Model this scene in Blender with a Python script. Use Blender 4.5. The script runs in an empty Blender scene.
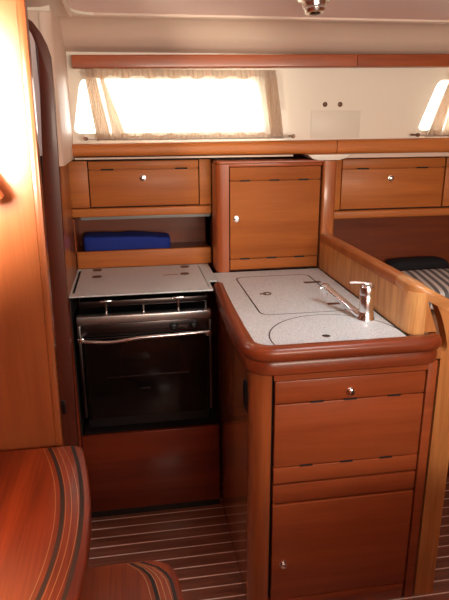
import bpy, bmesh, math, random
from mathutils import Vector, Matrix
random.seed(7)
sc = bpy.context.scene
COL = sc.collection
PI = math.pi
FZ = -.035          # level of the cabin sole

# ------------------------------------------------------------------ materials
def new_mat(name):
    m = bpy.data.materials.new(name); m.use_nodes = True
    nt = m.node_tree
    return m, nt, nt.nodes['Principled BSDF']

def plain(name, col, rough=.4, metal=0., coat=0., spec=.5):
    m, nt, b = new_mat(name)
    b.inputs['Base Color'].default_value = (*col, 1)
    b.inputs['Roughness'].default_value = rough
    b.inputs['Metallic'].default_value = metal
    b.inputs['Coat Weight'].default_value = coat
    b.inputs['Specular IOR Level'].default_value = spec
    return m

def wood(name, axis, light, dark, rough=.32, coat=.35, wave=.0, fig=1.0, coatr=.12, spec=.4):
    """varnished wood, grain runs along axis"""
    m, nt, b = new_mat(name)
    N, L = nt.nodes, nt.links
    tc = N.new('ShaderNodeTexCoord'); oi = N.new('ShaderNodeObjectInfo')
    off = N.new('ShaderNodeVectorMath'); off.operation = 'ADD'
    mul = N.new('ShaderNodeMath'); mul.operation = 'MULTIPLY'; mul.inputs[1].default_value = 13.7
    L.new(oi.outputs['Random'], mul.inputs[0])
    L.new(tc.outputs['Object'], off.inputs[0]); L.new(mul.outputs[0], off.inputs[1])
    def noise(sl, sa, detail, dist):
        mp = N.new('ShaderNodeMapping')
        s = [sa, sa, sa]; s['xyz'.index(axis)] = sl
        mp.inputs['Scale'].default_value = s
        L.new(off.outputs[0], mp.inputs['Vector'])
        n = N.new('ShaderNodeTexNoise'); n.inputs['Scale'].default_value = 1
        n.inputs['Detail'].default_value = detail; n.inputs['Distortion'].default_value = dist
        L.new(mp.outputs[0], n.inputs['Vector'])
        return n
    a = noise(1.6*fig, 22*fig, 4, .6)
    f = noise(6, 190, 2, .1)
    mx = N.new('ShaderNodeMath'); mx.operation = 'MULTIPLY_ADD'
    L.new(f.outputs['Fac'], mx.inputs[0]); mx.inputs[1].default_value = .35
    L.new(a.outputs['Fac'], mx.inputs[2])
    r = N.new('ShaderNodeValToRGB')
    r.color_ramp.elements[0].position = .42; r.color_ramp.elements[0].color = (*dark, 1)
    r.color_ramp.elements[1].position = .92; r.color_ramp.elements[1].color = (*light, 1)
    L.new(mx.outputs[0], r.inputs[0])
    L.new(r.outputs[0], b.inputs['Base Color'])
    bp = N.new('ShaderNodeBump'); bp.inputs['Strength'].default_value = .04; bp.inputs['Distance'].default_value = .002
    L.new(f.outputs['Fac'], bp.inputs['Height']); L.new(bp.outputs[0], b.inputs['Normal'])
    b.inputs['Roughness'].default_value = rough
    b.inputs['Specular IOR Level'].default_value = spec
    b.inputs['Coat Weight'].default_value = coat
    b.inputs['Coat Roughness'].default_value = coatr
    return m

DL, DD = (.58,.19,.044), (.42,.12,.026)       # door veneer
TL, TD = (.38,.088,.024), (.26,.052,.014)       # redder solid trim
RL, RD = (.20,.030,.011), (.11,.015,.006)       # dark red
PL, PD = (.62,.30,.11), (.42,.155,.045)         # pale partition
M = {}
for ax in 'xyz':
    M['door_'+ax] = wood('door_veneer_'+ax, ax, DL, DD, rough=.46, coat=.04, coatr=.2, spec=.3)
    M['trim_'+ax] = wood('solid_trim_'+ax, ax, TL, TD, rough=.34, coat=.18)
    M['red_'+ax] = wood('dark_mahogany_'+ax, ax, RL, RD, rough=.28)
    M['pale_'+ax] = wood('pale_veneer_'+ax, ax, PL, PD, rough=.33)
M['front'] = wood('cabinet_front', 'x', (.38,.088,.026), (.27,.052,.015), rough=.36, coat=.15)
M['corner_post'] = wood('corner_post_wood', 'z', (.42,.115,.034), (.26,.058,.017), rough=.3, coat=.35)
M['end_post'] = wood('end_post_wood', 'z', (.60,.25,.075), (.38,.125,.035), rough=.4, coat=.06, fig=1.6)
M['pantry'] = wood('pantry_veneer', 'x', (.42,.125,.028), (.31,.082,.018), rough=.55, coat=.0, spec=.15)
M['roll'] = wood('edge_roll_wood', 'x', (.27,.055,.017), (.17,.030,.010), rough=.34, coat=.2)
M['frame'] = wood('door_frame_mahogany', 'z', (.13,.024,.010), (.07,.012,.006), rough=.4, coat=.1)
M['post'] = wood('post_wood', 'z', (.47,.16,.048), (.33,.085,.024), rough=.3, coat=.35)
M['side'] = wood('glossy_side', 'z', (.42,.125,.038), (.30,.078,.022), rough=.24, coat=.6, coatr=.05)
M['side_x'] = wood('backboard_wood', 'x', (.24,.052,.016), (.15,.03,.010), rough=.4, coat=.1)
M['tread'] = wood('tread_wood', 'y', (.40,.080,.020), (.085,.009,.005), rough=.36, coat=.18, fig=.42, coatr=.2)
M['partition'] = wood('partition_strips', 'z', (.84,.46,.17), (.52,.21,.065), rough=.4, coat=.06, fig=2.2)
M['honey'] = wood('bulkhead_honey', 'z', (.32,.092,.028), (.22,.052,.016), rough=.3, coat=.6, fig=.6)
M['liner'] = plain('white_liner', (.86,.79,.68), .42, coat=.15)
M['ceiling'] = plain('ceiling_vinyl', (.96,.73,.69), .6)
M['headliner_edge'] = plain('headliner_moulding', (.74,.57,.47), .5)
M['cover'] = plain('cover_panel_white', (.80,.75,.66), .45)
M['chrome'] = plain('chrome', (.86,.86,.86), .2, 1)
M['steel'] = plain('brushed_steel', (.66,.64,.63), .33, 1)
M['dark_steel'] = plain('dark_steel', (.13,.11,.11), .28, 1)
M['black'] = plain('black_plastic', (.008,.008,.009), .4)
M['glass_black'] = plain('black_oven_glass', (.004,.003,.003), .12, 0, .12)
M['gap'] = plain('shadow_gap_black', (.012,.006,.005), .7)  # near-black colour standing in for shade in gaps
M['brown'] = plain('bronze_fitting', (.17,.09,.055), .4, .6)
M['blue'] = plain('blue_fabric', (.007,.028,.26), .85)
M['strip'] = plain('grey_diffuser', (.26,.25,.24), .4)
M['cream'] = plain('black_insert', (.012,.012,.012), .5)
M['inlay'] = plain('pale_inlay', (.45,.24,.10), .3, coat=.5)
M['antislip'] = plain('antislip_inlay', (.022,.018,.018), .55)
M['grey_wall'] = plain('grey_cabin_wall', (.33,.27,.29), .6)
M['tan'] = plain('tan_upholstery', (.30,.14,.07), .8)
M['darkcloth'] = plain('black_cloth', (.008,.008,.012), .9)

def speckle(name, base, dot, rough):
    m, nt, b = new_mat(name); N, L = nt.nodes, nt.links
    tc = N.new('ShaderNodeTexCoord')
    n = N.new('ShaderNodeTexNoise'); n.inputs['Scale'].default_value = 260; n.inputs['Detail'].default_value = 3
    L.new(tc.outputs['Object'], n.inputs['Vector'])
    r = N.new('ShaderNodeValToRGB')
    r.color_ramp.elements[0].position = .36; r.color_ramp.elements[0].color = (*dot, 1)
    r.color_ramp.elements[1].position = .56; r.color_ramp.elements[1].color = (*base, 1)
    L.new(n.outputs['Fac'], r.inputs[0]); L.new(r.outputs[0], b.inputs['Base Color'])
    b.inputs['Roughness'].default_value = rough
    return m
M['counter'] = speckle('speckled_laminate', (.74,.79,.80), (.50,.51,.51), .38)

def floor_mat():
    m, nt, b = new_mat('teak_and_holly_sole'); N, L = nt.nodes, nt.links
    tc = N.new('ShaderNodeTexCoord'); sp = N.new('ShaderNodeSeparateXYZ')
    L.new(tc.outputs['Object'], sp.inputs[0])
    def math_(op, a, bb):
        n = N.new('ShaderNodeMath'); n.operation = op
        for i, v in enumerate((a, bb)):
            if v is None: continue
            if isinstance(v, (int, float)): n.inputs[i].default_value = v
            else: L.new(v, n.inputs[i])
        return n.outputs[0]
    y = math_('SUBTRACT', sp.outputs['Y'], .0282)
    y = math_('DIVIDE', y, .0524)
    fr = math_('FRACT', y, None)
    st = math_('LESS_THAN', fr, .10)
    mp = N.new('ShaderNodeMapping'); mp.inputs['Scale'].default_value = (3, 60, 1)
    L.new(tc.outputs['Object'], mp.inputs[0])
    n = N.new('ShaderNodeTexNoise'); n.inputs['Scale'].default_value = 1; n.inputs['Detail'].default_value = 4
    L.new(mp.outputs[0], n.inputs['Vector'])
    r = N.new('ShaderNodeValToRGB')
    r.color_ramp.elements[0].position = .3; r.color_ramp.elements[0].color = (.16,.05,.028, 1)
    r.color_ramp.elements[1].position = .7; r.color_ramp.elements[1].color = (.25,.085,.048, 1)
    L.new(n.outputs['Fac'], r.inputs[0])
    mix = N.new('ShaderNodeMix'); mix.data_type = 'RGBA'
    L.new(st, mix.inputs['Factor']); L.new(r.outputs[0], mix.inputs[6])
    mix.inputs[7].default_value = (.80,.58,.48, 1)
    L.new(mix.outputs[2], b.inputs['Base Color'])
    b.inputs['Roughness'].default_value = .35; b.inputs['Coat Weight'].default_value = .3
    return m
M['floor'] = floor_mat()

def cushion_mat():
    m, nt, b = new_mat('striped_ticking'); N, L = nt.nodes, nt.links
    tc = N.new('ShaderNodeTexCoord'); w = N.new('ShaderNodeTexWave')
    mp = N.new('ShaderNodeMapping'); mp.inputs['Rotation'].default_value = (0, 0, .12)
    L.new(tc.outputs['Object'], mp.inputs[0]); L.new(mp.outputs[0], w.inputs['Vector'])
    w.bands_direction = 'X'; w.inputs['Scale'].default_value = 9
    r = N.new('ShaderNodeValToRGB')
    r.color_ramp.elements[0].position = .42; r.color_ramp.elements[0].color = (.17,.18,.19, 1)
    r.color_ramp.elements[1].position = .58; r.color_ramp.elements[1].color = (.80,.80,.78, 1)
    L.new(w.outputs['Fac'], r.inputs[0]); L.new(r.outputs[0], b.inputs['Base Color'])
    b.inputs['Roughness'].default_value = .9
    return m
M['stripes'] = cushion_mat()

def curtain_mat(tp=.12, tc=(.85,.76,.62)):
    m = bpy.data.materials.new('sheer_curtain'); m.use_nodes = True
    nt = m.node_tree; N, L = nt.nodes, nt.links
    N.remove(N['Principled BSDF'])
    out = N['Material Output']
    d = N.new('ShaderNodeBsdfDiffuse'); d.inputs[0].default_value = (.78,.72,.64, 1)
    t = N.new('ShaderNodeBsdfTranslucent'); t.inputs[0].default_value = (*tc, 1)
    tr = N.new('ShaderNodeBsdfTransparent'); tr.inputs[0].default_value = (1,.97,.92, 1)
    a = N.new('ShaderNodeMixShader'); a.inputs[0].default_value = .5
    L.new(d.outputs[0], a.inputs[1]); L.new(t.outputs[0], a.inputs[2])
    c = N.new('ShaderNodeMixShader'); c.inputs[0].default_value = tp
    L.new(a.outputs[0], c.inputs[1]); L.new(tr.outputs[0], c.inputs[2])
    L.new(c.outputs[0], out.inputs['Surface'])
    return m
M['curtain'] = curtain_mat()
M['curtain_thick'] = curtain_mat(.10, (.85,.62,.45))
def pane_mat():
    m = bpy.data.materials.new('window_glass'); m.use_nodes = True
    nt = m.node_tree; N, L = nt.nodes, nt.links
    N.remove(N['Principled BSDF']); out = N['Material Output']
    g = N.new('ShaderNodeBsdfGlossy'); g.inputs['Roughness'].default_value = .02
    tr = N.new('ShaderNodeBsdfTransparent'); tr.inputs[0].default_value = (.96,.97,.96, 1)
    f = N.new('ShaderNodeFresnel'); f.inputs[0].default_value = 1.45
    c = N.new('ShaderNodeMixShader'); L.new(f.outputs[0], c.inputs[0])
    L.new(tr.outputs[0], c.inputs[1]); L.new(g.outputs[0], c.inputs[2])
    L.new(c.outputs[0], out.inputs['Surface'])
    return m
M['pane'] = pane_mat()

# ------------------------------------------------------------------ mesh helpers (all in world coordinates)
class MB:
    def __init__(self): self.bm = bmesh.new()
    def _merge(self, b, bev=0, seg=2, smooth=False):
        if bev > 0:
            es = [e for e in b.edges if len(e.link_faces) == 2 and e.calc_face_angle(0) > .6]
            bmesh.ops.bevel(b, geom=es, offset=bev, segments=seg, profile=.5, affect='EDGES', clamp_overlap=True)
        bmesh.ops.recalc_face_normals(b, faces=b.faces)
        me = bpy.data.meshes.new('tmp'); b.to_mesh(me); b.free()
        self.bm.from_mesh(me); bpy.data.meshes.remove(me)
        return self
    def box(self, x0, x1, y0, y1, z0, z1, bev=.0, seg=2):
        b = bmesh.new()
        bmesh.ops.create_cube(b, size=1, matrix=Matrix.Translation(((x0+x1)/2,(y0+y1)/2,(z0+z1)/2)) @
            Matrix.Diagonal((abs(x1-x0),abs(y1-y0),abs(z1-z0),1)))
        return self._merge(b, bev, seg)
    def prism(self, pts, axis, a0, a1, bev=0, seg=2):
        """pts are 2D; axis 'z': (x,y), 'y': (x,z), 'x': (y,z)"""
        b = bmesh.new()
        def P(p, a):
            return {'z': (p[0],p[1],a), 'y': (p[0],a,p[1]), 'x': (a,p[0],p[1])}[axis]
        lo = [b.verts.new(P(p, a0)) for p in pts]; hi = [b.verts.new(P(p, a1)) for p in pts]
        n = len(pts)
        b.faces.new(lo); b.faces.new(hi[::-1])
        for i in range(n): b.faces.new((lo[i], lo[(i+1)%n], hi[(i+1)%n], hi[i]))
        if bev > 0:
            bmesh.ops.recalc_face_normals(b, faces=b.faces)
            es = [e for e in b.edges if (e.verts[0] in lo and e.verts[1] in lo) or (e.verts[0] in hi and e.verts[1] in hi)]
            bmesh.ops.bevel(b, geom=es, offset=bev, segments=seg, profile=.5, affect='EDGES', clamp_overlap=True)
            bev = 0
        return self._merge(b)
    def cyl(self, c, axis, r, h, n=32, r2=None, bev=0):
        b = bmesh.new()
        rot = {'z': Matrix.Identity(4), 'x': Matrix.Rotation(PI/2,4,'Y'), 'y': Matrix.Rotation(-PI/2,4,'X')}[axis]
        bmesh.ops.create_cone(b, cap_ends=True, segments=n, radius1=r, radius2=r if r2 is None else r2, depth=h,
            matrix=Matrix.Translation(c) @ rot)
        return self._merge(b, bev, 2)
    def lathe(self, prof, c, d=(0,0,1), n=32):
        """prof list of (r, t) along direction d from c"""
        d = Vector(d).normalized(); q = Vector((0,0,1)).rotation_difference(d)
        b = bmesh.new(); rings = []
        for r, t in prof:
            rings.append([b.verts.new(Vector(c) + q @ Vector((r*math.cos(2*PI*i/n), r*math.sin(2*PI*i/n), t))) for i in range(n)])
        for a, e in zip(rings, rings[1:]):
            for i in range(n): b.faces.new((a[i], a[(i+1)%n], e[(i+1)%n], e[i]))
        b.faces.new(rings[0][::-1]); b.faces.new(rings[-1])
        return self._merge(b)
    def sweep(self, path, prof, closed=False, up=(0,0,1), caps=True):
        """prof: list (side, up) offsets; path: 3D points"""
        b = bmesh.new(); P = [Vector(p) for p in path]; U = Vector(up); rings = []
        n = len(P)
        for i, p in enumerate(P):
            if closed: t = (P[(i+1)%n] - P[i-1])
            else: t = P[min(i+1, n-1)] - P[max(i-1, 0)]
            t.normalize()
            s = t.cross(U).normalized(); w = s.cross(t).normalized()
            k = 1
            if 0 < i < n-1 or closed:
                a1 = (P[(i+1)%n]-P[i]).normalized(); k = 1/max(.5, a1.dot(t))
            rings.append([b.verts.new(p + s*q[0]*k + w*q[1]) for q in prof])
        m = len(prof)
        rng = range(n) if closed else range(n-1)
        for i in rng:
            a, e = rings[i], rings[(i+1)%n]
            for j in range(m): b.faces.new((a[j], a[(j+1)%m], e[(j+1)%m], e[j]))
        if not closed and caps: b.faces.new(rings[0]); b.faces.new(rings[-1][::-1])
        return self._merge(b)
    def tube(self, path, r, n=12, closed=False, up=(0,0,1)):
        rr = r
        return self.sweep(path, [(rr*math.cos(2*PI*i/n), rr*math.sin(2*PI*i/n)) for i in range(n)], closed, up)

def emit(name, mb, mat, parent=None, origin=None, smooth=True, label=None):
    """link one mesh object; vertices are in world space and get shifted to the object's origin"""
    if parent is not None:
        r = parent
        while r.parent: r = r.parent
        org = Vector(r['_o'])
    elif origin is not None: org = Vector(origin)
    else:
        vs = [v.co for v in mb.bm.verts]
        org = Vector((sum(v.x for v in vs)/len(vs), sum(v.y for v in vs)/len(vs), min(v.z for v in vs)))
    for v in mb.bm.verts:
        if abs(v.co.z) < 1e-5: v.co.z = FZ
    me = bpy.data.meshes.new(name)
    bmesh.ops.translate(mb.bm, verts=mb.bm.verts, vec=-org)
    mb.bm.to_mesh(me); mb.bm.free()
    me.materials.append(M[mat] if isinstance(mat, str) else mat)
    if smooth:
        for p in me.polygons: p.use_smooth = True
        me.set_sharp_from_angle(angle=math.radians(38))
    o = bpy.data.objects.new(name, me); COL.objects.link(o)
    if parent is not None: o.parent = parent
    else: o.location = org; o['_o'] = tuple(org)
    if label: o['label'] = label
    return o

def thing(name, loc, label, cat, group=None):
    o = bpy.data.objects.new(name, None); COL.objects.link(o)
    o.location = loc; o['_o'] = tuple(loc); o.empty_display_size = .05
    o['label'] = label; o['category'] = cat
    if group: o['group'] = group
    return o
def tag(o, label, cat, group=None, kind=None):
    o['label'] = label; o['category'] = cat
    if group: o['group'] = group
    if kind: o['kind'] = kind
    return o
def struct(name, mb, mat, smooth=True):
    o = emit(name, mb, mat, origin=(0,0,0), smooth=smooth); o['kind'] = 'structure'; return o

def arc(cx, cy, r, a0, a1, n=8):
    return [(cx + r*math.cos(math.radians(a0+(a1-a0)*i/n)), cy + r*math.sin(math.radians(a0+(a1-a0)*i/n))) for i in range(n+1)]
def rrect(x0, x1, y0, y1, r, n=6):
    return arc(x1-r, y1-r, r, 0, 90, n) + arc(x0+r, y1-r, r, 90, 180, n) + arc(x0+r, y0+r, r, 180, 270, n) + arc(x1-r, y0+r, r, 270, 360, n)

# ------------------------------------------------------------------ the setting
struct('floor', MB().box(-1.6, 3.0, -1.6, 2.95, -.07, 0), 'floor', False)
XL, XR, YB, YH = -1.4, 2.7, -1.5, 2.85
struct('wall_back', MB().box(XL-.05, XR+.05, YB-.05, YB, 0, 1.95), 'door_z', False)
struct('wall_left', MB().box(XL-.05, XL, YB, YH, 0, 1.95), 'door_z', False)
struct('wall_right', MB().box(XR, XR+.05, YB, YH, 0, 1.95), 'door_z', False)
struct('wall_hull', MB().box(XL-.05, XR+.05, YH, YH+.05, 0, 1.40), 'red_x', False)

# side deck over the lockers
struct('trim_1', MB().box(XL-.05, XR+.05, 2.392, YH+.05, 1.375, 1.40), 'liner', False)

# window side of the coachroof with two openings, built as one plate with real holes
WZ0, WZ1, WY = 1.375, 1.745, 2.36
def win_outline(bl, br, tl, tr, z0, z1, r):
    """trapezoid with rounded corners in (x,z), anticlockwise from lower left"""
    c = [(bl,z0),(br,z0),(tr,z1),(tl,z1)]; out = []
    for i in range(4):
        p, a, b = Vector(c[i]), Vector(c[i-1]), Vector(c[(i+1)%4])
        u, v = (a-p).normalized(), (b-p).normalized()
        for k in range(7):
            t = k/6
            s, e = p+u*r, p+v*r
            out.append(tuple(s*(1-t)**2 + p*2*t*(1-t) + e*t*t))
    return out
W1 = win_outline(-.205, .565, -.165, .520, 1.450, 1.658, .035)
W2 = win_outline(1.19, 1.98, 1.27, 1.95, 1.450, 1.658, .035)
def plate_with_holes(outer, holes, y0, y1):
    b = bmesh.new()
    def ring(pts):
        vs = [b.verts.new((p[0], y0, p[1])) for p in pts]
        return [b.edges.new((vs[i], vs[(i+1)%len(vs)])) for i in range(len(vs))]
    es = ring(outer)
    for h in holes: es += ring(h)
    bmesh.ops.triangle_fill(b, use_beauty=True, use_dissolve=False, edges=es)
    r = bmesh.ops.extrude_face_region(b, geom=b.faces[:])
    vs = [g for g in r['geom'] if isinstance(g, bmesh.types.BMVert)]
    bmesh.ops.translate(b, verts=vs, vec=(0, y1-y0, 0))
    m = MB(); m._merge(b); return m
struct('wall_window_side', plate_with_holes([(XL-.05,WZ0),(XR+.05,WZ0),(XR+.05,1.95),(XL-.05,1.95)], [W1, W2], WY, WY+.035), 'liner', False)

def window(n, outline):
    path = [(p[0], WY+.017, p[1]) for p in outline]
    f = struct('window_%d' % n, MB().sweep(path, [(-.012,-.0179),(.006,-.0179),(.006,.0179),(-.012,.0179)], True, (0,1,0)), 'liner')
    pn = MB().prism([(p[0], p[1]) for p in outline], 'y', WY+.022, WY+.027)
    emit('window_pane', pn, 'pane', f, smooth=False)
window(1, W1); window(2, W2)

# ceiling headliner: one closed slab, and the coved step down to the window side
CZ = 1.838
cl = MB()
cl.box(-.15, XR, YB, 2.125, CZ, CZ+.05)
c = struct('ceiling', cl, 'ceiling', False)
# moulded surround: cross-section in (y,z) swept along x from the left wall
cove = [(2.125,CZ+.012),(2.128,CZ-.006),(2.14,CZ-.010),(2.155,CZ-.004),(2.20,CZ-.008),(2.245,CZ-.022),(2.28,CZ-.05),(2.31,CZ-.078),(2.36,CZ-.095),(2.39,CZ-.095),(2.39,1.95),(2.125,1.95)]
struct('trim_2', MB().prism(cove, 'x', -.25, XR), 'headliner_edge')
# the same moulding returning along the left edge of the headliner, with a rounded corner block
left = [(-.148,CZ+.012),(-.152,CZ-.006),(-.162,CZ-.012),(-.176,CZ-.006),(-.205,CZ-.010),(-.23,CZ-.016),(-.30,CZ-.018),(-.80,CZ-.018),(-.80,1.90),(-.148,1.90)]
struct('trim_3', MB().prism(left, 'y', YB, 2.14), 'headliner_edge')
cor = [(-.155,2.0)] + arc(-.065, 2.045, .085, 180, 90, 8) + [(0.0,2.14),(-.16,2.14)]
struct('trim_4', MB().prism(cor, 'z', CZ-.007, CZ+.03, .003), 'liner')
struct('wall_liner_left', MB().prism([(-.238,2.36),(-.238,1.957),(-.232,1.957)] + arc(-.232, 1.985, .028, -80, 0, 6) + [(-.203,2.36)], 'z', 1.362, 1.90), 'headliner_edge')
struct('ceiling_passage', MB().box(XL, -.2, YB, 2.36, 1.90, 1.95), 'liner', False)

# ------------------------------------------------------------------ rails along the window side
def rail(name, x0, x1, z0a, z1a, z0b, z1b, y0, y1, lab, r=.012, mat='door_x'):
    m = MB()
    b = bmesh.new()
    def prof(z0, z1):
        return [(y1,z0)] + [(y1, z1)] + arc(y0+r, z1-r, r, 90, 180, 5) + arc(y0+r, z0+r, r, 180, 270, 5)
    A = [b.verts.new((x0, p[0], p[1])) for p in prof(z0a, z1a)]
    B = [b.verts.new((x1, p[0], p[1])) for p in prof(z0b, z1b)]
    n = len(A)
    b.faces.new(A); b.faces.new(B[::-1])
    for i in range(n): b.faces.new((A[i], A[(i+1)%n], B[(i+1)%n], B[i]))
    m._merge(b)
    return tag(emit(name, m, mat), lab, 'trim rail')
def lin(a, b, x, x0, x1): return a + (b-a)*(x-x0)/(x1-x0)
def zup(x): return lin(1.683, 1.699, x, -.18, 1.30), lin(1.727, 1.745, x, -.18, 1.30)
def zlo(x): return lin(1.372, 1.366, x, -.235, 1.33), lin(1.416, 1.424, x, -.235, 1.33)
rail('valance_rail', -.18, .895, *zup(-.18), *zup(.895), 2.30, WY, 'long red wooden batten above the curtained window, left of the joint', .004, 'trim_x')
rail('valance_rail', .897, 2.4, *zup(.897), *zup(2.4), 2.30, WY, 'red wooden batten high on the right, continuing out of frame', .004, 'trim_x')
rail('ledge_rail', -.222, .830, *zlo(-.222), *zlo(.83), 2.30, WY, 'rounded wooden ledge rail under the left window, ending at the joint', .016)
rail('ledge_rail', .833, 2.4, *zlo(.833), *zlo(2.4), 2.30, WY, 'rounded wooden ledge rail under the right window, right of the joint', .016)

# white underside of the deck edge and moulded bracket over the pillar
struct('trim_5', MB().prism([(2.325,1.350),(2.36,1.345),(2.39,1.348),(2.39,1.372),(2.325,1.366)], 'x', .86, 2.6), 'headliner_edge')
struct('trim_6', MB().prism([(-.2,1.359),(.66,1.359),(.66,1.366),(-.2,1.366)], 'y', 2.335, 2.36), 'headliner_edge')
tag(emit('deck_bracket', MB().prism([(.70,1.368),(.72,1.352),(.745,1.346),(.83,1.346),(.855,1.352),(.875,1.368)], 'y', 2.262, 2.38, .003), 'liner'),
    'small white moulded bracket on top of the pillar under the ledge rail', 'bracket')

# access cover and screw caps on the white side between the windows
tag(emit('cover_plate', MB().box(.737, .945, WY-.003, WY+.001, 1.428, 1.535, .001), 'cover'), 'pale square cover plate on the white wall between the windows', 'cover plate')
for x, l in ((.733, 'left'), (.796, 'right')):
    k = MB().lathe([(.0095,0),(.0095,.003),(.006,.006),(.002,.007)], (x+ .06, WY+.0005, 1.558), (0,-1,0), 20)
    tag(emit('screw_cap', k, 'brown'), 'small dark screw cap on the white wall, %s one of the pair' % l, 'screw cap')

# ------------------------------------------------------------------ curtains
def curtain(x0b, x1b, x0t, x1t, label, seedv, cols=150):
    rnd = random.Random(seedv)
    ph = [rnd.uniform(0, 6.28) for _ in range(6)]
    b = bmesh.new(); rows = 26; g = []
    zt, zb = 1.681, 1.430
    for j in range(rows+1):
        v = j/rows; z = zb + (zt-zb)*v; row = []
        for i in range(cols+1):
            u = i/cols
            uu = u + .006*math.sin(40*u+ph[0])
            x = (x0b + (x1b-x0b)*uu)*(1-v) + (x0t + (x1t-x0t)*uu)*v
            gather = .25 + .75*abs(2*v-1)**1.5
            edge = math.exp(-((u)/.10)**2) + math.exp(-((1-u)/.08)**2)
            amp = (.0045 + .007*edge)*gather
            y = 2.322 + amp*(math.sin(2*PI*(22*u)+ph[1]+1.1*math.sin(3*v+9*u)) + .5*math.sin(2*PI*47*u+ph[2]+2*v) + .35*math.sin(2*PI*9*u+ph[3]))
            zz = z + (.0025*math.sin(2*PI*22*u+ph[4]) if j in (0, rows) else 0)
            row.append(b.verts.new((x, y, zz)))
        g.append(row)
    for j in range(rows):
        for i in range(cols): b.faces.new((g[j][i], g[j][i+1], g[j+1][i+1], g[j+1][i]))
    m = MB(); m._merge(b)
    t = thing('curtain', ((x0b+x1b)/2, 2.322, zb), label, 'curtain')
    emit('cloth', m, 'curtain', t)
    # turned-over fabric: header, hem and the bunched sides, each a pleated layer of its own
    def layer(name, u0, u1, v0, v1, dy, n, k, slant=0):
        b = bmesh.new(); g = []; rws = 8
        for j in range(rws+1):
            vv = j/rws; row = []
            for i in range(n+1):
                w = i/n
                v = v0 + (v1-v0)*vv + (.03*math.sin(w*k*1.7+ph[5]) * (1 if (j == 0 and v0 > .5) or (j == rws and v1 < .5) else 0))
                u = u0 + (u1-u0)*w + slant*(1-v)*(.3+w)
                x = (x0b + (x1b-x0b)*u)*(1-v) + (x0t + (x1t-x0t)*u)*v
                y = 2.322 - dy + .0045*math.sin(2*PI*k*w + ph[2] + 2*v) + .002*math.sin(2*PI*k*2.3*w)
                row.append(b.verts.new((x, y, zb + (zt-zb)*v)))
            g.append(row)
        for j in range(rws):
            for i in range(n): b.faces.new((g[j][i], g[j][i+1], g[j+1][i+1], g[j+1][i]))
        q = MB(); q._merge(b); emit(name, q, 'curtain_thick', t)
    layer('header', 0, 1, .90, 1, .008, 240, 30)
    layer('hem', 0, 1, 0, .07, .008, 240, 30)
    layer('side_gather', .0, .055, 0, 1, .007, 60, 6, .02)
    layer('side_gather', .075, .085, 0, .95, .006, 12, 1, .06)
    layer('side_gather', .93, 1.0, 0, 1, .007, 60, 6)
    return t
curtain(-.115, .615, -.145, .575, 'sheer gathered curtain glowing over the left window', 3)
curtain(1.215, 1.95, 1.31, 1.9, 'edge of a sheer curtain at the right side of the picture', 5)
def wire(x0, x1, lab):
    t = thing('curtain_wire', (x0, 2.33, 1.43), lab, 'curtain wire')
    pts = [(x0 + (x1-x0)*i/20, 2.298, 1.436 - .004*math.sin(PI*i/20)) for i in range(21)]
    emit('wire', MB().tube(pts, .0022, 8), 'steel', t)
    for x in (x0, x1):
        emit('end_hook', MB().lathe([(.0035,0),(.0035,.052),(.0075,.056),(.0085,.062),(.006,.068)], (x, WY-.0005, 1.438), (0,-1,0), 16), 'brown', t)
wire(-.15, .648, 'thin curtain wire with dark end hook under the left curtain')
wire(1.172, 2.0, 'thin curtain wire with dark end hook by the right curtain')

# ------------------------------------------------------------------ lockers and doors
def knob(parent, x, y, z, r=.0105, d=(0,-1,0)):
    return emit('knob', MB().lathe([(r*1.2,0),(r*1.2,.003),(r*.8,.004),(r*.8,.007),(r,.009),(r,.012),(r*.8,.0145),(r*.3,.0155)], (x,y,z), d, 24), 'chrome', parent, label='round chrome push knob')
def door(parent, x0, x1, z0, z1, yf, th, grooves, mat='door_x', name='door'):
    """door with horizontal V grooves: panels stacked in one mesh"""
    m = MB(); zs = [z0] + sorted(grooves) + [z1]
    for a, b_ in zip(zs, zs[1:]):
        m.box(x0, x1, yf, yf+th, a+(.0018 if a != z0 else 0), b_-(.0018 if b_ != z1 else 0), .0028, 2)
    m.box(x0+.004, x1-.004, yf+.011, yf+th, z0+.004, z1-.004)
    return emit(name, m, mat, parent)
def slots(parent, xs, z, yf, w=.022, h=.0065):
    for x in xs:
        emit('vent_slot', MB().prism(rrect(x-w, x+w, z-h*.5, z+h*.5, h*.45, 3), 'y', yf-.0008, yf+.012), 'gap', parent, label='dark finger slot')

# left overhead locker
LY = 2.44
t = thing('overhead_locker', (.05, LY, 1.12), 'wooden overhead locker with drop door above the stove counter', 'locker')
emit('carcass', MB().box(-.255, .338, LY+.022, 2.82, 1.127, 1.347).box(-.255, -.163, LY, LY+.022, 1.162, 1.347, .0015).box(.290, .338, LY, LY+.022, 1.162, 1.347, .0015), 'door_x', t)
emit('light_strip', MB().box(-.205, .334, 2.445, 2.485, 1.108, 1.1265, .003), 'strip', t, label='slim pale grey light strip')
emit('bottom_rail', MB().box(-.255, .338, LY-.012, LY+.03, 1.123, 1.158, .006, 3), 'door_x', t)
emit('recess', MB().box(-.163, .290, LY+.0182, LY+.0225, 1.150, 1.347), 'gap', t)  # black plate, painted shade behind the locker door gaps
d = door(t, -.159, .286, 1.163, 1.345, LY-.002, .02, [1.312])
knob(d, .057, LY-.002, 1.276, .011)
slots(d, (-.085, .215), 1.312, LY-.002, .026)

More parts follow.
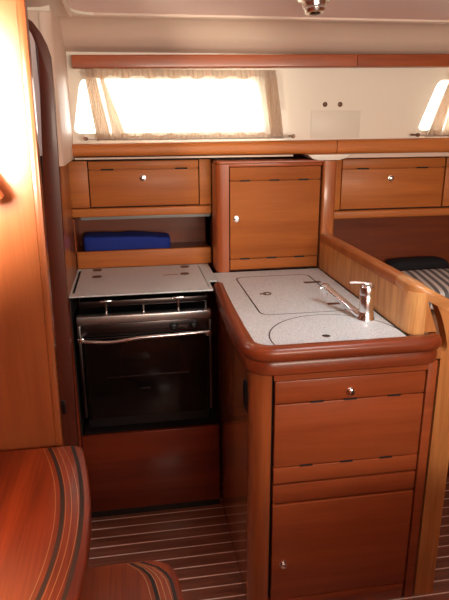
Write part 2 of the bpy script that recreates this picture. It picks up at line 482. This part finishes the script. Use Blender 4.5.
# right overhead locker
t = thing('overhead_locker', (1.3, LY, 1.085), 'wooden overhead locker right of the pillar, above the dark open berth', 'locker')
emit('carcass', MB().box(.838, 2.5, LY+.022, 2.82, 1.102, 1.347).box(.838, .907, LY, LY+.022, 1.12, 1.342, .0015), 'door_x', t)
emit('bottom_rail', MB().box(.838, 2.5, LY-.014, LY+.03, 1.081, 1.116, .007, 3), 'door_x', t)
emit('recess', MB().box(.905, 1.88, LY+.0182, LY+.0225, 1.11, 1.342), 'gap', t)  # black backing that paints in the shade around both doors
for x0, x1, lab in ((.910, 1.385, 0), (1.392, 1.87, 1)):
    d = door(t, x0, x1, 1.122, 1.337, LY-.002, .02, [1.296])
    knob(d, (x0+x1)/2-.012, LY-.002, 1.252, .011)
    slots(d, (x0+.095, x1-.105), 1.296, LY-.002, .026)

# stowage niche behind the stove, with fiddle board
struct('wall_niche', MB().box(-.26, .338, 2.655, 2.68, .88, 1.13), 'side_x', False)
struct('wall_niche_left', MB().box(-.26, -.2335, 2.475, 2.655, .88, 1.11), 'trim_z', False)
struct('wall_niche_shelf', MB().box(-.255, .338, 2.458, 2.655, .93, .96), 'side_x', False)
tag(emit('fiddle_board', MB().box(-.2325, .336, LY, LY+.018, .9045, .977, .005, 3), 'door_x'), 'low wooden fiddle board along the back of the stove counter', 'fiddle')

# blue folded cloth lying in the niche
def soft_box(x0, x1, y0, y1, z0, z1, amp, seedv, cuts=(26,8,6), taper=0, n=5):
    rnd = random.Random(seedv); b = bmesh.new()
    bmesh.ops.create_cube(b, size=2)
    bmesh.ops.subdivide_edges(b, edges=b.edges[:], cuts=cuts[0], use_grid_fill=True)
    p = [rnd.uniform(0, 6) for _ in range(6)]
    for v in b.verts:
        c = v.co.copy()
        L_ = (abs(c.x)**n + abs(c.y)**n + abs(c.z)**n)**(1/n)
        c = c/L_
        s = 1 - taper*(c.x+1)/2*(c.z+1)/2
        x = (x0+x1)/2 + c.x*(x1-x0)/2; y = (y0+y1)/2 + c.y*(y1-y0)/2
        z = z0 + (c.z+1)/2*(z1-z0)*s
        if c.z > 0: z += amp*(math.sin(23*x+p[0]) + .6*math.sin(41*x+17*y+p[1]) + .4*math.sin(67*x+p[2]))
        y += amp*.8*math.sin(31*x+p[3])
        v.co = (x, y, z)
    m = MB(); m._merge(b); return m
tag(emit('folded_cloth', soft_box(-.205, .165, 2.475, 2.60, .9605, 1.036, .0018, 4, (14,)*3, .18, n=9), 'blue'), 'deep blue rolled cloth lying in the niche behind the fiddle board', 'cloth')

# ------------------------------------------------------------------ pantry cabinet
PY = 2.275
t = thing('pantry_cabinet', (.55, PY, .905), 'tall wooden cupboard standing on the counter with one square door', 'cupboard')
emit('carcass', MB().box(.372, .764, PY+.02, 2.82, .905, 1.342).box(.372,.764,PY+.001,PY+.02,1.326,1.342,.001), 'trim_x', t)
emit('corner_post', MB().prism([(.386,PY-.002),(.386,PY+.12),(.336,PY+.12)] + arc(.336+.026, PY+.024, .026, 180, 270, 6), 'z', .905, 1.336), 'trim_z', t)
emit('cornice', MB().prism([(.768,PY-.01),(.768,PY+.1),(.338,PY+.1)] + arc(.338+.02, PY+.01, .02, 180, 270, 6), 'z', 1.337, 1.349, .003), 'trim_x', t)
emit('recess', MB().box(.3875, .7655, PY+.0193, PY+.03, .906, 1.326), 'gap', t)  # shade round the pantry door put in as a black sheet
d = door(t, .3905, .7595, .913, 1.324, PY, .019, [.958, 1.272], 'pantry')
knob(d, .416, PY, 1.122, .011)
slots(d, (.452, .570, .690), 1.272, PY, .020); slots(d, (.452, .565, .682), .958, PY, .020)

# pillar between pantry and right locker
tag(emit('wooden_pillar', MB().prism(rrect(.766, .822, 2.262, 2.42, .01, 4), 'z', .86, 1.345, .001), 'post'), 'upright wooden pillar right of the square cupboard door', 'pillar')

# ------------------------------------------------------------------ partition with grab slot
zr = 1.053
plan = [(.785, 2.262), (.785, 1.9), (.785, 1.56)] + [(.785+.06*(1-math.cos(a)), 1.50-.06*math.sin(a)+.0) for a in [PI/2*k/6*0.9 for k in range(7)]]
t = thing('partition', (.79, 1.85, FZ), 'light wood partition with a sloping grab rail behind the sink worktop', 'partition')
m = MB()
m.box(.770, .803, 1.518, 2.30, 0, 1.03)
m.prism([(.770,1.5185),(.770,1.508),(.7725,1.488),(.779,1.470),(.790,1.458),(.803,1.4532),(.8138,1.4532),(.8138,1.492),(.803,1.5185)], 'z', .905, 1.03)
emit('panel', m, 'partition', t)
# top rail following the plan, rounded profile
rp = [(-.021,-.016)] + [(.021,-.016)] + arc(.009, .004, .012, 0, 90, 4) + arc(-.009, .004, .012, 90, 180, 4)
path = [(.787, 2.262, 1.037), (.787, 2.0, 1.040), (.787, 1.7, 1.042), (.787, 1.56, 1.043)]
emit('top_rail', MB().sweep(path, rp), 'post', t, label='reddish rounded top rail')
path = [(.787, 1.5595, 1.043), (.788, 1.52, 1.043), (.791, 1.50, 1.042), (.799, 1.483, 1.038), (.815, 1.474, 1.029), (.84, 1.472, 1.014), (.880, 1.472, .993), (.915,1.472,.968), (.943,1.472,.932), (.954,1.472,.89)]
emit('end_rail', MB().sweep(path, rp), 'pale_x', t, label='honey coloured rail end turning over the post')
# end post: plate facing the saloon, with an elongated hand slot
topc = [(.936,.80),(.944,.88),(.930,.935),(.890,.975),(.850,1.000),(.82,1.018)]
slot = [(.809,1.020),(.806,1.008),(.836,.930),(.858,.866),(.866,.850),(.876,.850),(.881,.866),(.871,.908),(.853,.960),(.837,.992),(.822,1.010)]
def smooth_poly(p, k=2):
    for _ in range(k):
        q = []
        for i in range(len(p)):
            a, b_ = Vector(p[i]), Vector(p[(i+1)%len(p)])
            q += [tuple(a*.75+b_*.25), tuple(a*.25+b_*.75)]
        p = q
    return p
def chaikin_open(p, k=2):
    for _ in range(k):
        q = [p[0]]
        for a, b_ in zip(p, p[1:]):
            a, b_ = Vector(a), Vector(b_); q += [tuple(a*.75+b_*.25), tuple(a*.25+b_*.75)]
        p = q + [p[-1]]
    return p
outer = [(.8645,0),(.930,0),(.930,.45),(.934,.65)] + chaikin_open(topc) + [(.8075,1.024),(.8045,1.02),(.8045,.914),(.840,.914),(.840,.829),(.8645,.829)]
emit('end_post', plate_with_holes([(p[0]*1.012, p[1]) for p in outer], [[(p[0]*1.012, p[1]) for p in smooth_poly(slot,2)]], 1.453, 1.492), 'end_post', t, label='honey coloured end post with hand slot')

# ------------------------------------------------------------------ sink peninsula
FX0, FX1, FY = .305, .868, 1.446
t = thing('sink_cabinet', (.55, 1.75, FZ), 'free-standing wooden galley cabinet under the sink worktop', 'cabinet')
emit('side_panel', MB().prism([(.313,1.50),(.313,2.04),(.335,2.06),(.335,1.50)], 'z', 0, .8255), 'side', t, label='glossy red-brown side panel facing the aisle')
emit('corner_post', MB().prism([(.366,FY),(.366,1.51),(.309,1.503)] + arc(.309+.05, FY+.05, .05, 180, 262, 10), 'z', 0, .8255), 'corner_post', t, label='rounded lighter corner post')
m = MB()
m.box(.366, .835, FY+.022, 1.50, 0, .8255)
m.box(.335, .768, 1.50, 2.27, .0, .12)
m.box(.335, .769, 2.25, 2.27, .12, .8255)
m.box(.835, .864, FY, 1.446+.05, 0, .8255, .002)
m.box(.372, .835, FY, FY+.02, .799, .8255)
m.box(.375, .829, FY, FY+.021, .394, .457, .003)
m.box(.375, .829, FY, FY+.021, 0, .03, .003)
emit('front_frame', m, 'front', t)
emit('recess', MB().box(.3665, .8345, FY+.0212, FY+.03, .03, .799), 'gap', t, label='black plate painted as the shadow gap around the doors')  # black sheet put in to darken the lines between the fronts
d = door(t, .3755, .8285, .464, .797, FY-.002, .021, [.519, .726], 'front', 'drop_door')
knob(d, .598, FY-.002, .752, .010)
slots(d, (.475, .60, .725), .5195, FY-.002, .020, .006); slots(d, (.50, .60, .735), .7265, FY-.002, .020, .006)
d = door(t, .3755, .8285, .034, .387, FY-.002, .021, [], 'front')
knob(d, .412, FY-.002, .172, .010)
g = MB().prism(rrect(1.496, 1.580, .664, .764, .035, 6), 'x', .309, .318, .002)
g.prism(rrect(1.512, 1.562, .682, .747, .022, 6), 'x', .307, .311)
emit('recessed_grip', g, 'black', t, label='black oval pull on the side panel')

# worktop: slab plus moulded solid edging as its part
t = thing('sink_worktop', (.55, 1.85, .83), 'speckled off-white sink worktop with a thick red wooden edge', 'worktop')
# slab with cut lines left as real grooves: the lids sit in openings
cx, cy, cr = .570, 1.490, .200
def circ_cut(r, ymin):
    a0 = math.degrees(math.asin((ymin-cy)/r))
    return [(p[0], p[1]) for p in arc(cx, cy, r, a0, 180-a0, 48)]
yedge = 1.450
sinkhole = circ_cut(cr, yedge+.002)
icehole = rrect(.393, .693, 1.712, 2.19, .035, 8)
slab_out = [(.320,2.2745),(.320,1.50),(.330,1.467),(.350,1.446),(.7695,1.446),(.7695,2.2745)]
def slab_with_holes(outer, holes, z0, z1, mat, name, parent):
    b = bmesh.new()
    def ring(pts):
        vs = [b.verts.new((p[0], p[1], z0)) for p in pts]
        return [b.edges.new((vs[i], vs[(i+1)%len(vs)])) for i in range(len(vs))]
    es = ring(outer)
    for h in holes: es += ring(h)
    bmesh.ops.triangle_fill(b, use_beauty=True, use_dissolve=False, edges=es)
    r = bmesh.ops.extrude_face_region(b, geom=b.faces[:])
    vs = [g_ for g_ in r['geom'] if isinstance(g_, bmesh.types.BMVert)]
    bmesh.ops.translate(b, verts=vs, vec=(0, 0, z1-z0))
    m_ = MB(); m_._merge(b)
    return emit(name, m_, mat, parent, smooth=False)
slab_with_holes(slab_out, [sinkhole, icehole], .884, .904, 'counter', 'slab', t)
slab_with_holes(slab_out, [], .862, .883, 'gap', 'underlay', t)
def seal(outline, w=.0048):
    return MB().sweep([(p[0], p[1], .9030) for p in outline], [(0,-.012),(w,-.012),(w,.0008),(0,.0008)], True)
emit('seal', seal(icehole[::-1], .005), 'black', t, label='thin black seal line')
emit('seal', MB().box(.7645, .7698, 1.45, 2.27, .9038, .9055), 'black', t, label='thin black seal line')
# edging: along the left side from back to front, round the corner, along the front to the right end
ep = [(.325, 2.10, 0), (.320, 1.98, 0), (.3155, 1.8, 0), (.314, 1.62, 0), (.315, 1.53, 0)]
ep += [(.370-.055*math.cos(a), 1.492-.055*math.sin(a), 0) for a in [PI/2*k/8 for k in range(1, 9)]]
ep += [(.5, 1.437, 0), (.65, 1.437, 0), (.78, 1.437, 0), (.812, 1.438, 0), (.828, 1.443, 0), (.838, 1.453, 0)]
def roll(w0, w1, z0, z1, r):
    # side offset: positive = right of travel; travelling forward(-y) then +x, outward is right (-x / -y)
    return [(-w0, z0), (w1-r*.6, z0)] + arc(w1-r, z0+r*.9, r, -60, 0, 4) + arc(w1-r, z1-r, r, 0, 90, 6) + [(-w0+.006, z1), (-w0, z1-.004)]
m = MB()
pr1 = roll(.006, .030, .868, .912, .019)
m.sweep([(p[0], p[1], 0) for p in ep], [(q[0], q[1]) for q in pr1])
emit('edge_roll', m, 'roll', t, label='rounded red wooden edge roll')
m = MB()
pr2 = [(-.006,.826),(.014,.826),(.020,.832),(.021,.842),(.021,.858),(.017,.867),(-.006,.869)]
m.sweep([(p[0], p[1], 0) for p in ep], pr2)
emit('edge_band', m, 'roll', t, label='stepped wooden band under the edge roll')

# lids
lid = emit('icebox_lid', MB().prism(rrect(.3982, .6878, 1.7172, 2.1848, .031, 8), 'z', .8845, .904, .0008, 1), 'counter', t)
for y in (1.788, 2.063):
    h = MB().prism(rrect(.640, .706, y-.009, y+.009, .003, 3), 'z', .9041, .9062, .0006, 1)
    for x in (.652, .693): h.cyl((x, y, .9063), 'z', .003, .001, 12)
    emit('hinge', h, 'brown', lid)
lr = MB().sweep([(.467+.014*math.cos(2*PI*i/28), 1.943+.014*math.sin(2*PI*i/28), .9055) for i in range(28)],
    [(.0022*math.cos(2*PI*k/8), .0022*math.sin(2*PI*k/8)) for k in range(8)], True)
lr.box(.44, .463, 1.939, 1.947, .9041, .907, .001)
emit('latch_ring', lr, 'brown', lid)
lid = thing('round_cover', (cx, cy+.08, .884), 'round sink cover with a finger hole in the front of the worktop', 'lid')
emit('seal', seal(sinkhole[::-1], .0042), 'black', lid, label='thin black seal line')
s_in = circ_cut(cr-.0045, yedge+.006)
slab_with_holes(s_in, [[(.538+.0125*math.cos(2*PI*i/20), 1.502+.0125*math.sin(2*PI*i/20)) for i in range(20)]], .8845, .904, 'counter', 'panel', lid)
emit('finger_hole_shade', MB().cyl((.538,1.502,.8945), 'z', .0122, .0182, 24), 'black', lid)  # solid black plug, paints the hole's shaded inside

# faucet
fx, fy = .706, 1.622
t = thing('faucet', (fx, fy, .904), 'chrome folding mixer tap standing beside the round sink cover', 'tap')
emit('base', MB().lathe([(.029,0),(.029,.004),(.025,.010),(.024,.022),(.0225,.026)], (fx,fy,.9042)), 'chrome', t)
emit('body', MB().lathe([(.022,0),(.022,.050),(.021,.052),(.021,.0545),(.0225,.056),(.0225,.078),(.019,.084),(.011,.088)], (fx,fy,.930)), 'chrome', t)
emit('lever', MB().sweep([(fx+.012,fy+.004,1.017),(fx-.01,fy+.004,1.021),(fx-.035,fy+.010,1.022),(fx-.052,fy+.014,1.021)],
    [(.007,-.002),(.008,0),(.006,.004),(-.006,.004),(-.008,0),(-.007,-.002)]), 'chrome', t)
sp = [(fx-.005,fy-.012,.914),(fx-.022,fy+.012,.920),(fx-.035,fy+.05,.930),(fx-.052,fy+.10,.945),(fx-.066,fy+.145,.957),(fx-.074,fy+.165,.963)]
emit('spout', MB().tube(sp, .0115, 14), 'chrome', t)
emit('nozzle', MB().lathe([(.011,0),(.0125,.004),(.0125,.020),(.0135,.022),(.0135,.034),(.009,.037)], (fx-.076,fy+.170,.938)).box(fx-.098,fx-.078,fy+.164,fy+.176,.958,.966,.003), 'chrome', t)

# ------------------------------------------------------------------ stove counter, stove and surround
SY = 2.04
t = thing('stove_counter', (.05, 2.24, .885), 'off-white counter with thin pale front edge above the stove', 'worktop')
hole = rrect(-.226, .277, 2.075, 2.4305, .004, 2)
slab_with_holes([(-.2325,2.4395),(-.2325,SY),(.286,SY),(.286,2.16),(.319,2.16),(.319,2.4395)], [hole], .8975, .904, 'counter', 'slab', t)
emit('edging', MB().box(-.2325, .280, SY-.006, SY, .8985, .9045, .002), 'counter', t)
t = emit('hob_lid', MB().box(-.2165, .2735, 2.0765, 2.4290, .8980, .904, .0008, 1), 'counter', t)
for x, y in ((-.147,2.297),(-.150,2.405),(.203,2.282),(.215,2.400)):
    emit('hinge', MB().prism(rrect(x-.019,x+.019,y-.016,y+.016,.015,6), 'z', .9041,.9065,.0008,1), 'brown', t)
emit('finger_pull', MB().prism(rrect(.115,.178,2.272,2.282,.004,3), 'z', .9041,.9052), 'inlay', t)

# side cheek, lower panel
tag(emit('side_cheek', MB().box(-.260, -.2335, 2.0, 2.424, .90, 1.36, .002), 'post'), 'narrow wooden side panel left of the stowage niche', 'panel')
t = thing('stove_cabinet', (.03, SY, FZ), 'dark red wooden surround and plain lower panel of the stove recess', 'cabinet')
emit('side_stile', MB().prism(rrect(-.262,-.2335,2.028,2.06,.008,4), 'z', 0, .8995), 'red_z', t)
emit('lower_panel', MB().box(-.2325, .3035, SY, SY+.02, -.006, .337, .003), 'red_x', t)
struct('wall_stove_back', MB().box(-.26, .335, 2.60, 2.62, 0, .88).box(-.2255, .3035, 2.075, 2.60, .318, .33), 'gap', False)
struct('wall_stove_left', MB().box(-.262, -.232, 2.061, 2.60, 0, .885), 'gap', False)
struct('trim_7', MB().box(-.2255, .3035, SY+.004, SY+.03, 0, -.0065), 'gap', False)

t = thing('gimbal_stove', (.03, 2.09, .34), 'black and steel gimballed gas stove with oven, set in the galley recess', 'stove')
ox0, ox1 = -.217, .280; OY = 2.052
m = MB().box(ox0+.014, ox1-.012, OY+.012, 2.50, .36, .80, .004)
emit('body', m, 'black', t)
emit('top_trim', MB().box(ox0, ox1, OY-.006, OY+.03, .788, .822, .006, 3), 'steel', t)
emit('control_panel', MB().box(ox0+.006, ox1-.006, OY+.002, OY+.02, .742, .788, .002), 'dark_steel', t)
for x in (.136, .212):
    emit('control_knob', MB().lathe([(.016,0),(.016,.004),(.013,.006),(.012,.02),(.009,.022)], (x, OY+.002, .766), (0,-1,0), 24), 'black', t)
dr = emit('oven_door', MB().box(ox0+.016, ox1-.016, OY-.002, OY+.012, .405, .738, .004), 'glass_black', t)
for x0, x1 in ((ox0, ox0+.014), (ox1-.012, ox1)):
    emit('side_trim', MB().box(x0, x1, OY-.004, OY+.012, .412, .786, .003), 'dark_steel', t)
hp = []
for i in range(33):
    u = i/32; x = -.203 + u*.470
    dip = .010*math.exp(-((u-.22)/.16)**2)
    hp.append((x, OY-.030 - .006*math.sin(PI*u), .737 - dip + .008*u))
emit('handle', MB().tube(hp, .0065, 12, up=(0,1,0)), 'chrome', dr)
for x in (-.203, .262):
    emit('handle_mount', MB().cyl((x, OY-.016, .739), 'y', .008, .034, 16, bev=.002).box(x-.012,x+.012,OY-.0365,OY-.026,.731,.749,.003), 'chrome', dr)
emit('top_line', MB().box(ox0+.02, ox1-.02, OY-.004, OY, .730, .737, .001), 'dark_steel', dr)
emit('rack_line', MB().box(-.12, .19, OY-.0032, OY-.002, .573, .5765).box(.0, .04, OY-.0032, OY-.002, .518, .524), 'dark_steel', dr, label='faint grey line on the oven glass')
# hob under the lid: pan-support rail with clamps
emit('hob_tray', MB().box(ox0+.004, ox1-.004, OY+.015, 2.46, .80, .81, .002), 'black', t)
emit('fiddle_rail', MB().box(ox0+.010, ox1-.010, OY+.028, OY+.034, .846, .868, .002).box(ox0+.010, ox0+.016, OY+.028, 2.44, .846,.868,.002).box(ox1-.016, ox1-.010, OY+.028, 2.44, .846,.868,.002), 'dark_steel', t)
for x in (-.108, .158):
    emit('pan_clamp', MB().lathe([(.004,0),(.004,.052),(.004,.056)], (x, OY+.022, .808), (0,0,1), 10).box(x-.022, x+.022, OY+.012, OY+.036, .866, .874, .003), 'chrome', t)
for x in (.028, .262):
    emit('rail_foot', MB().cyl((x, OY+.024, .828), 'z', .004, .036, 10), 'steel', t)

# ------------------------------------------------------------------ left side: doorway, bulkhead, companionway steps
# arched dark mahogany frame facing the saloon
fo_top = [(-.212,1.60),(-.213,1.686),(-.221,1.719),(-.236,1.752),(-.258,1.783),(-.285,1.800),(-.33,1.810),(-.80,1.812)]
fo = [(-.240,0),(-.236,.42),(-.225,1.09),(-.216,1.413)] + fo_top
fi = [(-.80,1.788),(-.33,1.788),(-.281,1.778),(-.264,1.750),(-.252,1.716),(-.251,1.68),(-.255,1.592),(-.265,1.414),(-.286,1.094),(-.318,.42),(-.318,0)]
FYd = 1.95
f = struct('door_1', MB().prism(fo+fi, 'y', FYd, FYd+.03, .003), 'frame')
emit('strike_plate', MB().box(-.296, -.268, FYd-.002, FYd+.001, .49, .545, .001), 'dark_steel', f)
# liner filling above the arch
m = MB()
ft = [p for p in fo_top if p[0] < -.22]
m.prism([(-.222,1.55),(-.222,1.90),(ft[0][0],1.90),ft[0]], 'y', FYd+.013, FYd+.04)
for a, b_ in zip(ft, ft[1:]): m.prism([a, (a[0],1.90), (b_[0],1.90), b_], 'y', FYd+.013, FYd+.04)
struct('wall_arch', m, 'headliner_edge', False)
# cabin beyond
struct('wall_arch_top', MB().box(XL, -.205, FYd, FYd+.04, 1.812, 1.95), 'liner', False)
struct('wall_cabin_upper', MB().box(XL, -.262, 2.60, 2.62, 1.20, 1.95), 'grey_wall', False)
struct('wall_cabin_lower', MB().box(XL, -.262, 2.48, 2.60, 0, 1.20), 'red_z', False)
struct('wall_cabin_side', MB().box(-.262, -.2605, 2.0, 2.60, 0, 1.318), 'red_z', False)
struct('wall_cabin_lining', MB().box(-.262, -.2605, 2.0, 2.60, 1.318, 1.95), 'grey_wall', False)
struct('trim_8', MB().box(-.275, -.2605, 2.0, 2.60, 1.305, 1.318), 'gap', False)

BY = 1.30
t = thing('bulkhead', (-.7, BY, FZ), 'tall honey wood bulkhead at the left edge, brightly lit at its top', 'bulkhead')
emit('panel', MB().prism([(-1.38,0),(-.222,0),(-.205,1.2),(-.197,1.895),(-1.38,1.895)], 'y', BY, BY+.022), 'honey', t)
emit('edge_strip', MB().prism([(-.2215,0),(-.205,0),(-.188,1.2),(-.180,1.895),(-.1965,1.895),(-.2045,1.2)], 'y', BY-.004, BY+.026, .003), 'honey', t)
hb = MB().sweep([(-.45,BY-.03,1.62),(-.38,BY-.052,1.53),(-.325,BY-.058,1.44),(-.285,BY-.055,1.372),(-.272,BY-.05,1.346)],
    [(.022*math.cos(2*PI*k/14), .021*math.sin(2*PI*k/14)) for k in range(14)], up=(0,1,0))
g = thing('grab_handle', (-.33, BY-.03, 1.34), 'rounded reddish wooden grab handle on the honey bulkhead', 'handle')
emit('bar', hb, 'trim_z', g)
emit('mount', MB().cyl((-.328, BY-.030, 1.44), 'y', .013, .048, 16), 'trim_z', g)
emit('mount', MB().cyl((-.41, BY-.027, 1.57), 'y', .013, .04, 16), 'trim_z', g)

def tread_poly(xe, xl, yf, yn, a, yc, r):
    pts = []
    n = 18
    for i in range(n+1):
        y = yn + r + (yf - yn - 2*r)*i/n
        pts.append((xe - a*(y-yc)**2, y))
    xc = pts[-1][0]
    pts += arc(xc-r, yf-r, r, 10, 90, 6)
    pts.append((xl, yf)); pts.append((xl, yn))
    xc = pts[0][0]
    pts += arc(xc-r, yn+r, r, -90, -10, 6)
    return pts
t = thing('companionway_steps', (-.25, .95, FZ), 'red-brown wooden companionway steps with curved dark inlays, lower left', 'steps')
def tread(z, xe, xl, yf, yn, yc, a=.35, r=.035, R2=.05, bend=0):
    tr = emit('tread', MB().prism(tread_poly(xe, xl, yf, yn, a, yc, r), 'z', z-.032, z, .006, 3), 'tread', t)
    def band(off, aa, w, mat, nm):
        b = MB(); L_, R_ = [], []
        n = 24
        for i in range(n+1):
            y = yn+.006 + (yf-.007-yn-.006)*i/n
            x = xe - off - aa*(y-yc-.02)**2
            d = max(0, y-(yf-.007-R2*1.0+off*.3))
            x -= bend*(R2 - math.sqrt(max(0, R2*R2-d*d)))
            L_.append((x-w/2, y)); R_.append((x+w/2, y))
        b.prism(L_ + R_[::-1], 'z', z-.002, z+.0006)
        emit(nm, b, mat, tr)
    band(.018, .45, .0085, 'antislip', 'antislip_strip'); band(.056, .62, .0085, 'antislip', 'antislip_strip')
    band(.0245, .62, .0012, 'inlay', 'inlay_line'); band(.038, .62, .0016, 'inlay', 'inlay_line'); band(.0495, .62, .0012, 'inlay', 'inlay_line'); band(.070, .62, .0016, 'inlay', 'inlay_line')
tread(.75, -.110, -.60, 1.285, .62, .955)
tread(.45, .077, -.42, 1.212, .66, .955, .3, .075, .085, 1)
tread(.16, .20, -.24, 1.16, .70, .93)
for y0, y1 in ((.70,.725), (1.10,1.125)):
    emit('stringer', MB().prism([(-.60,.7175),(-.26,.7175),(-.24,.4175),(-.06,.4175),(.02,.1275),(.10,.1275),(.10,0),(-.60,0)][::-1] if 0 else [(-.60,.7175),(-.30,.7175),(-.30,0),(-.60,0)], 'y', y0, y1, .003), 'red_z', t)

# ------------------------------------------------------------------ berth seen over the partition, right
t = thing('settee', (1.6, 2.4, FZ), 'settee with tan upholstery and dark wooden base beyond the partition', 'settee')
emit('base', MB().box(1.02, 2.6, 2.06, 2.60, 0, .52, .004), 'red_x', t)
m = MB().box(.84, 2.6, 2.602, 2.622, .60, 1.08)
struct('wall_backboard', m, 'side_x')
emit('seat_cushion', soft_box(1.04, 2.55, 2.08, 2.58, .525, .733, .001, 8, (10,)*3), 'tan', t)
o = emit('striped_cushion', soft_box(-.32, .32, -.20, .20, .002, .10, .001, 11, (14,)*3), 'stripes', origin=(0,0,0))
o.location = (1.46, 2.26, .737); o.rotation_euler = (.0, 0, -.06)
tag(o, 'grey and white striped cushion at the right edge behind the partition', 'cushion')
tag(emit('black_bag', soft_box(1.19, 1.50, 2.485, 2.585, .735, .862, .001, 14, (12,)*3), 'darkcloth'), 'flat black bag lying behind the striped cushion', 'bag')

# saloon table: rounded far corner in view, unseen body added to shade the cabinet front
t = thing('saloon_table', (1.05, .1, FZ), 'honey wood table, only its rounded corner showing at bottom right', 'table')
emit('tabletop', MB().prism(rrect(.497, 1.62, -.55, .738, .05, 8), 'z', .69, .72, .008, 3), 'honey', t)
emit('pedestal', MB().box(.98, 1.12, -.3, .4, FZ, .6895, .02, 3), 'red_z', t)

# ------------------------------------------------------------------ ceiling spotlight
lx, ly = .562, 1.81
t = thing('ceiling_spotlight', (lx, ly, CZ), 'small chrome swivel spotlight on the ceiling, switched off', 'lamp')
emit('mounting_ring', MB().lathe([(.052,0),(.052,.004),(.046,.010),(.036,.012)], (lx,ly,CZ), (0,0,-1), 40), 'chrome', t)
emit('housing', MB().lathe([(.034,0),(.037,.006),(.034,.016),(.029,.018),(.029,.022),(.032,.024),(.029,.031),(.022,.033)], (lx,ly,CZ-.008), (.05,-.12,-1), 36), 'chrome', t)
emit('lens', MB().lathe([(.017,0),(.016,.003),(.008,.005)], (lx+.002,ly-.004,CZ-.040), (.05,-.12,-1), 28), 'glass_black', t)

# ------------------------------------------------------------------ light
w = bpy.data.worlds.new('World'); sc.world = w; w.use_nodes = True
w.node_tree.nodes['Background'].inputs[0].default_value = (1.0,.96,.90,1)
w.node_tree.nodes['Background'].inputs[1].default_value = 9.0
def area(name, loc, target, sx, sy, power, col, spread=180):
    l = bpy.data.lights.new(name, 'AREA'); l.shape = 'RECTANGLE'; l.size = sx; l.size_y = sy
    l.energy = power; l.color = col; l.spread = math.radians(spread)
    o = bpy.data.objects.new(name, l); COL.objects.link(o); o.location = loc
    o.rotation_euler = (Vector(target)-Vector(loc)).to_track_quat('-Z','Y').to_euler()
    return o
area('saloon_windows_daylight', (.85, -1.0, 1.42), (.75, 2.3, 2.25), 1.4, .35, 23, (1,.86,.70), 110)
area('saloon_hatch_daylight', (.72, 1.15, 1.83), (.60, 1.75, .9), .4, .4, 3.0, (.90,.97,1), 90)
area('companionway_daylight', (-.50, .90, 1.53), (-.52, 1.3, 1.53), .36, .34, 38, (1,.90,.70), 82)
area('cabin_daylight', (-1.1, 2.25, 1.75), (-.35, 2.6, 1.4), .3, .3, 7, (1,.88,.92))

# ------------------------------------------------------------------ camera
R = ((0.987006, -0.16056812, -0.00608566), (-0.05327754, -0.29129406, -0.95514882), (0.15159374, 0.94306185, -0.29606366))
cam = bpy.data.cameras.new('camera'); cam.sensor_fit = 'VERTICAL'; cam.sensor_height = 36; cam.lens = 34.8
cam.clip_start = .02
co = bpy.data.objects.new('camera', cam); COL.objects.link(co); sc.camera = co
rt, dn, fw = (Vector(v) for v in R)
mw = Matrix((( rt.x, -dn.x, -fw.x, 0), (rt.y, -dn.y, -fw.y, 0), (rt.z, -dn.z, -fw.z, 1.5), (0,0,0,1)))
co.matrix_world = mw

sc.view_settings.view_transform = 'Standard'; sc.view_settings.look = 'None'
sc.view_settings.gamma = 1; sc.view_settings.use_curve_mapping = False
sc.view_settings.exposure = 0
for o in sc.objects:
    if '_o' in o: del o['_o']
